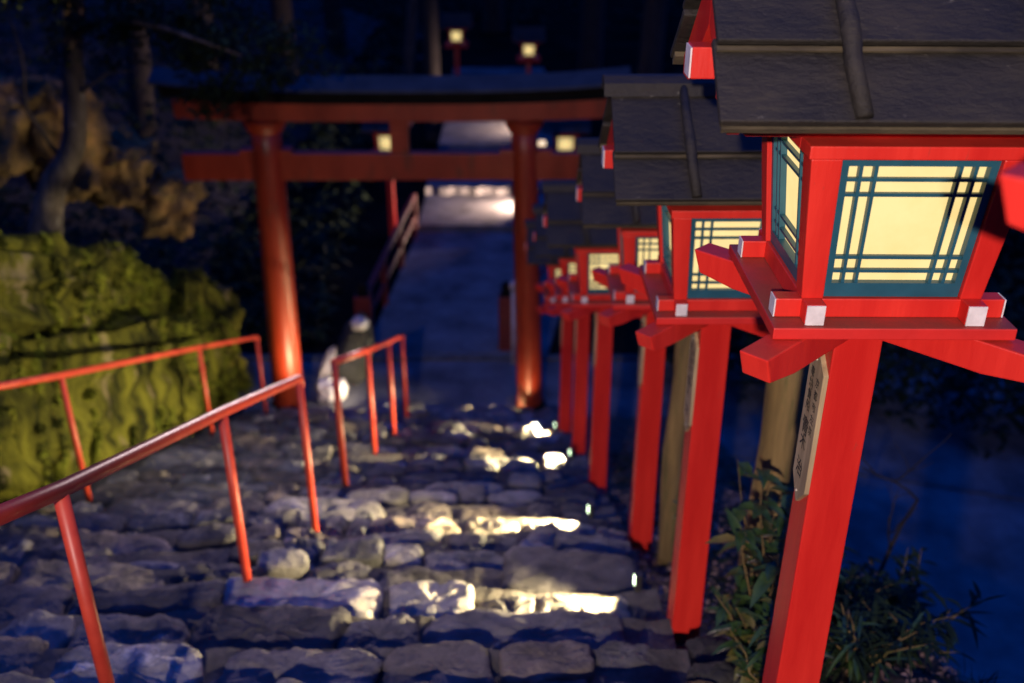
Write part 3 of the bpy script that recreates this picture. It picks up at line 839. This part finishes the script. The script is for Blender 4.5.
shrub(1.25, 3.75, .42, 9, 'low dark plant behind the big lantern post', 9, spread=.28, L=.12, W=.024, yel=.1)

# bare twig against the road
t = empty('bare_sapling', (2.1, 4.6, bankz(2.1, 4.6))); rnd = random.Random(5); b = MB()
def twig(p, d, L, r, dep):
    pts = [p]; q = p
    for k in range(4):
        d2 = (d + rdir(rnd) * .16).normalized(); q = q + d2 * L / 4; pts.append(q); d = d2
    b.tube(pts, [r, r * .9, r * .8, r * .7, r * .55], n=6)
    if dep:
        for _ in range(2 if dep > 1 else 3):
            k = rnd.choice([2, 3, 4]); twig(pts[k], (d + rdir(rnd, -.2, .7) * .9).normalized(), L * rnd.uniform(.5, .75), r * .55, dep - 1)
twig(Vector((0, 0, -.05)), Vector((.25, .1, 1)), .8, .014, 3)
b.build('twig', M['cedar'], t); tag(t, 'thin bare sapling silhouetted against the blue road', 'sapling')

# leaf litter and grass on the bank (uncountable)
rnd = random.Random(11); b = MB()
for _ in range(4200):
    x = rnd.uniform(.62, 2.3); y = rnd.uniform(1.2, 7); z = bankz(x, y) + .012
    leaf(b, Vector((x, y, z)), rdir(rnd, -.1, .3), Vector((0, 0, 1)) + rdir(rnd) * .5, rnd.uniform(.02, .06), rnd.uniform(.01, .028), 0, droop=0)
tag(b.build('leaf_litter', M['dead'], smooth=True), 'dry leaves scattered on the soil below the lanterns', 'leaf litter', kind='stuff')
b = MB()
for _ in range(8500):
    x = rnd.uniform(.95, 3.1); y = rnd.uniform(2.2, 9)
    if noise.noise(Vector((x * 1.4, y * 1.4, 4))) < -.08: continue
    z = bankz(x, y)
    leaf(b, Vector((x, y, z - .01)), rdir(rnd, .3, 1), Vector((1, 0, .3)), rnd.uniform(.07, .2), rnd.uniform(.006, .014), 0, droop=rnd.uniform(.1, .5))
tag(b.build('grass', M['leafdark'], smooth=True), 'dark grass and low growth covering the bank behind the lanterns', 'grass', kind='stuff')
# grass / debris in the gap next to mossy rock and among step edges
b = MB()
for _ in range(9000):
    x = -3.3 - abs(rnd.gauss(0, .2)); y = rnd.uniform(3.5, 12.3)
    if rnd.random() < .45: x = rnd.uniform(-7.5, -4.4); y = rnd.uniform(4, 14)
    z = hillz(x, y)
    leaf(b, Vector((x, y, z)), rdir(rnd, .1, 1), Vector((1, 0, .3)), rnd.uniform(.05, .16), rnd.uniform(.01, .02), 0)
tag(b.build('undergrowth', M['leafdark'], smooth=True), 'dark low plants growing over the slope above the rock', 'undergrowth', kind='stuff')

# tree leaning above the mossy rock
def tree(name, trunk, rads, branches, clumps, label, seed, nleaf, L=.09, W=.05, mats=('leafdark', 'leafdark'), bark='bark', group=None):
    rnd = random.Random(seed)
    o0 = Vector(trunk[0]); t = empty(name, o0)
    b = MB()
    # smooth trunk
    P = [Vector(p) - o0 for p in trunk]
    pts = []; rr = []
    for i in range(len(P) - 1):
        p0 = P[max(i - 1, 0)]; p1 = P[i]; p2 = P[i + 1]; p3 = P[min(i + 2, len(P) - 1)]
        for k in range(6):
            u = k / 6
            q = .5 * ((2 * p1) + (-p0 + p2) * u + (2 * p0 - 5 * p1 + 4 * p2 - p3) * u * u + (-p0 + 3 * p1 - 3 * p2 + p3) * u ** 3)
            pts.append(q); rr.append((rads[i] * (1 - u) + rads[i + 1] * u) * (1 + .08 * noise.noise(q * 3)))
    pts.append(P[-1]); rr.append(rads[-1])
    b.tube(pts, rr, n=16)
    b.build('trunk', M[bark], t, smooth=True)
    for br in branches:
        b = MB(); Q = [Vector(p) - o0 for p in br[0]]
        b.tube(Q, [br[1] * (1 - .8 * k / (len(Q) - 1)) for k in range(len(Q))], n=8)
        b.build('branch', M[bark], t, smooth=True)
    if clumps:
        b = MB(); tot = sum(c[1][0] * c[1][1] * c[1][2] for c in clumps)
        for (c, h) in clumps:
            c = Vector(c) - o0; n_ = int(nleaf * h[0] * h[1] * h[2] / tot)
            cent = [c + Vector((rnd.gauss(0, h[0] * .5), rnd.gauss(0, h[1] * .5), rnd.gauss(0, h[2] * .5))) for _ in range(max(3, n_ // 45))]
            for _ in range(n_):
                q = rnd.choice(cent) + Vector((rnd.gauss(0, .10), rnd.gauss(0, .10), rnd.gauss(0, .045))) * (L / .09)
                leaf(b, q, rdir(rnd, -.5, .35), Vector((0, 0, 1)) + rdir(rnd) * .4, L * rnd.uniform(.6, 1.2), W * rnd.uniform(.7, 1.2), 0 if rnd.random() < .7 else 1)
        b.build('crown', [M[mats[0]], M[mats[1]]], t, smooth=True)
    tag(t, label, 'tree', group); return t
T = [(-4.9, 9.92, -3.75), (-4.72, 9.92, -3.25), (-4.40, 9.92, -2.75), (-4.26, 9.92, -1.95), (-4.12, 9.92, -1.35), (-4.0, 9.9, -.2), (-4.1, 9.8, 1.6)]
tree('leaning_tree', T, [.18, .135, .115, .10, .09, .085, .05],
     [([(-4.22, 9.9, -1.7), (-3.7, 9.6, -1.5), (-3.1, 9.3, -1.55), (-2.4, 9.1, -1.75)], .05),
      ([(-4.12, 9.9, -1.3), (-3.7, 10.1, -1.0), (-3.1, 10.3, -1.0), (-2.3, 10.4, -1.25)], .045),
      ([(-4.1, 9.9, -1.2), (-4.7, 9.7, -.9), (-5.3, 9.6, -.9)], .05),
      ([(-4.55, 9.9, -2.95), (-4.75, 9.8, -2.4), (-4.68, 9.8, -1.9), (-4.75, 9.8, -1.3)], .028),
      ([(-4.3, 9.9, -2.3), (-3.9, 9.8, -2.05), (-3.55, 9.7, -2.0)], .022)],
     [((-3.4, 9.5, -1.55), (.7, .5, .22)), ((-2.5, 9.6, -1.75), (.6, .5, .22)), ((-3.0, 10.2, -1.1), (.8, .5, .25)), ((-5.0, 9.5, -1.1), (.8, .6, .3)),
      ((-4.3, 9.3, -1.2), (.6, .5, .2)), ((-4.2, 9.6, .6), (.9, .9, .35)), ((-3.3, 10.5, -2.0), (.75, .4, .34)), ((-2.55, 10.7, -2.25), (.55, .3, .26)), ((-3.1, 10.4, -2.45), (.4, .3, .16))],
     'leaning tree with pale bark growing above the mossy rock', 5, 11000)
# distant trees
def px(px_, py_, Y):
    u = (px_ - 512) / 1005; v = (341.5 - py_) / 1005; s, c = math.sin(TH), math.cos(TH)
    k = Y / (c + v * s); return Vector((u * k, Y, (-s + v * c) * k))
far = [(412, 34, .16, .5, 'slender pale trunk leaning right beyond the torii roof'),
       (437, 27, .20, 0, 'pale trunk standing behind the middle strut of the torii'),
       (300, 30, .32, 0, 'dark straight cedar trunk behind the left half of the torii'),
       (225, 26, .30, 0, 'dark cedar trunk beyond the left end of the torii beam'),
       (350, 38, .35, -.2, 'distant dark cedar left of the two far lanterns'),
       (585, 33, .35, .1, 'dark cedar right of the two far lanterns'),
       (640, 26, .30, .1, 'dark cedar behind the row of lantern roofs'),
       (150, 22, .26, .3, 'dark trunk behind the ochre rocks on the slope'),
       (495, 44, .4, 0, 'farthest dark cedar between the two far lanterns')]
for i, (pxx, Y, r, lean, lb) in enumerate(far):
    g = px(pxx, 200, Y); z0 = -7.6
    tr_ = [(g.x + lean * k * .55, Y, z0 + 2.2 * k) for k in range(6)]
    cl = [((g.x + lean * 2.2, Y, z0 + 8.6), (2.2, 1.6, 1.2)), ((g.x + lean * 2.8, Y, z0 + 11), (2.4, 2.0, 1.5)), ((g.x + random.uniform(-1, 1), Y - 1, z0 + 6.3), (1.6, 1.2, .8))]
    tree('cedar_tree' if r > .21 else 'slender_tree', tr_, [r * (1.15 - .1 * k) for k in range(6)], [], cl, lb, 60 + i, 1500, L=.30, W=.16,
         bark='bark' if r < .18 else 'cedar', group='trees beyond the torii')
# bushes masses beyond the road: nobody could count these
rnd = random.Random(77); b = MB()
def pathx(y): return (-2.6 - .1 * (y - 14) / 10, 1.9 + .16 * (y - 14))
cnt = 0
while cnt < 26000:
    y = 14.6 + 36 * rnd.random() ** 1.3; x = rnd.uniform(-.62 * y - 3, .62 * y + 2)
    lo, hi = pathx(y)
    if y < 42 and lo - .5 < x < hi + .4: continue
    dist = min(abs(x - lo), abs(x - hi)) if y < 42 else 3
    nz = noise.noise(Vector((x * .35, y * .35, 1)))
    if nz < -.32 and y > 30: continue
    hgt = (.5 + 1.6 * max(0, nz + .35) + .05 * max(0, y - 25)) * min(1, .35 + dist * .35)
    z = -7.46 + hgt * rnd.random() ** .6
    if x < -5: z += .4 * (-5 - x)
    leaf(b, Vector((x, y, z)), rdir(rnd, -.5, .7), Vector((0, 0, 1)) + rdir(rnd) * .6, rnd.uniform(.14, .36), rnd.uniform(.07, .16)); cnt += 1
tag(b.build('forest_undergrowth', M['leafdark'], smooth=True), 'dark forest undergrowth beyond the road', 'undergrowth', kind='stuff')
# hedge right beyond the road
b = MB()
for _ in range(9000):
    x = rnd.uniform(1.9, 15); yb = 13.1 - .38 * max(0, x - 1.4)
    y = yb + rnd.uniform(0, 1.6); z = -7.42 + (1.3 + .35 * noise.noise(Vector((x, y, 0)))) * rnd.random() ** .5
    leaf(b, Vector((x, y, z)), rdir(rnd, -.4, .8), Vector((0, 0, 1)) + rdir(rnd) * .6, rnd.uniform(.1, .22), rnd.uniform(.05, .1))
tag(b.build('hedge', M['leafdark'], smooth=True), 'dark hedge along the far side of the lower road', 'hedge')
# road edge lines on the right: low kerb following the road
b = MB(); pts = [(1.9, 11.55), (4.55, 10.85), (6.4, 10.3), (10, 9.1)]
for i in range(3):
    beam(b, (*pts[i], -7.42), (*pts[i + 1], -7.42), .09, .05)
tag(b.build('kerb', M['kerb'], bevel=.005), kind='structure')

# ------------------------------------------------------------------ world: dusk blue
w = bpy.data.worlds.new('World'); sc.world = w; w.use_nodes = True
nt = w.node_tree; bg = nt.nodes['Background']
tc = nt.nodes.new('ShaderNodeTexCoord'); sp = nt.nodes.new('ShaderNodeSeparateXYZ'); rp = nt.nodes.new('ShaderNodeValToRGB')
nt.links.new(tc.outputs['Generated'], sp.inputs[0]); nt.links.new(sp.outputs['Z'], rp.inputs[0]); nt.links.new(rp.outputs[0], bg.inputs['Color'])
rp.color_ramp.elements[0].position = 0; rp.color_ramp.elements[0].color = (.001, .012, .075, 1)
rp.color_ramp.elements[1].position = .7; rp.color_ramp.elements[1].color = (.002, .075, .62, 1)
bg.inputs['Strength'].default_value = 1.0

# ------------------------------------------------------------------ lamps of the place
# floodlight at the head of the stairs, behind the viewpoint
spot('flood_head_of_stairs', (-.95, -3.2, 1.1), (.15, 4.5, -1.9), 1780, (1.0, .80, .70), angle=47, blend=.75, rad=.05)
# floodlight high beyond the gate lighting the steps
spot('flood_on_gate_roof', (-1.6, 11.85, -2.45), (-1.1, 4.0, -3.8), 1150, (1.0, .74, .74), angle=40, blend=.9, rad=.06)
# lamp on the lantern side washing the mossy rock
spot('flood_rock', (-.8, 6.2, 1.5), (-3.9, 8.3, -5.1), 520, (1.0, .88, .52), angle=48, blend=.8, rad=.06)
spot('flood_upper_rocks', (-3.6, 8.2, .3), (-6.0, 11.6, -3.1), 1050, (1.0, .64, .26), angle=34, blend=.8, rad=.1)
# uplights at the pillar feet
spot('uplight_right_pillar', (.17, 11.70, -7.15), (.27, 12.2, -6.2), 75, (1.0, .62, .28), angle=80, blend=.8, rad=.03)
spot('uplight_left_pillar', (-2.55, 11.6, -6.7), (-3.05, 12.3, -5.9), 130, (1.0, .66, .36), angle=110, blend=.8, rad=.03)
spot('uplight_stones', (-2.15, 12.3, -6.9), (-2.7, 12.9, -7.15), 45, (1.0, .82, .70), angle=100, blend=.8, rad=.03)

# ------------------------------------------------------------------ render settings
sc.view_settings.view_transform = 'Standard'; sc.view_settings.look = 'None'; sc.view_settings.gamma = 1; sc.view_settings.exposure = 0
sc.cycles.use_denoising = True
try: sc.cycles.denoiser = 'OPENIMAGEDENOISE'
except Exception: pass
sc.cycles.max_bounces = 5; sc.cycles.diffuse_bounces = 3; sc.cycles.glossy_bounces = 3
sc.cycles.sample_clamp_indirect = 6
sc.cycles.caustics_reflective = False; sc.cycles.caustics_refractive = False
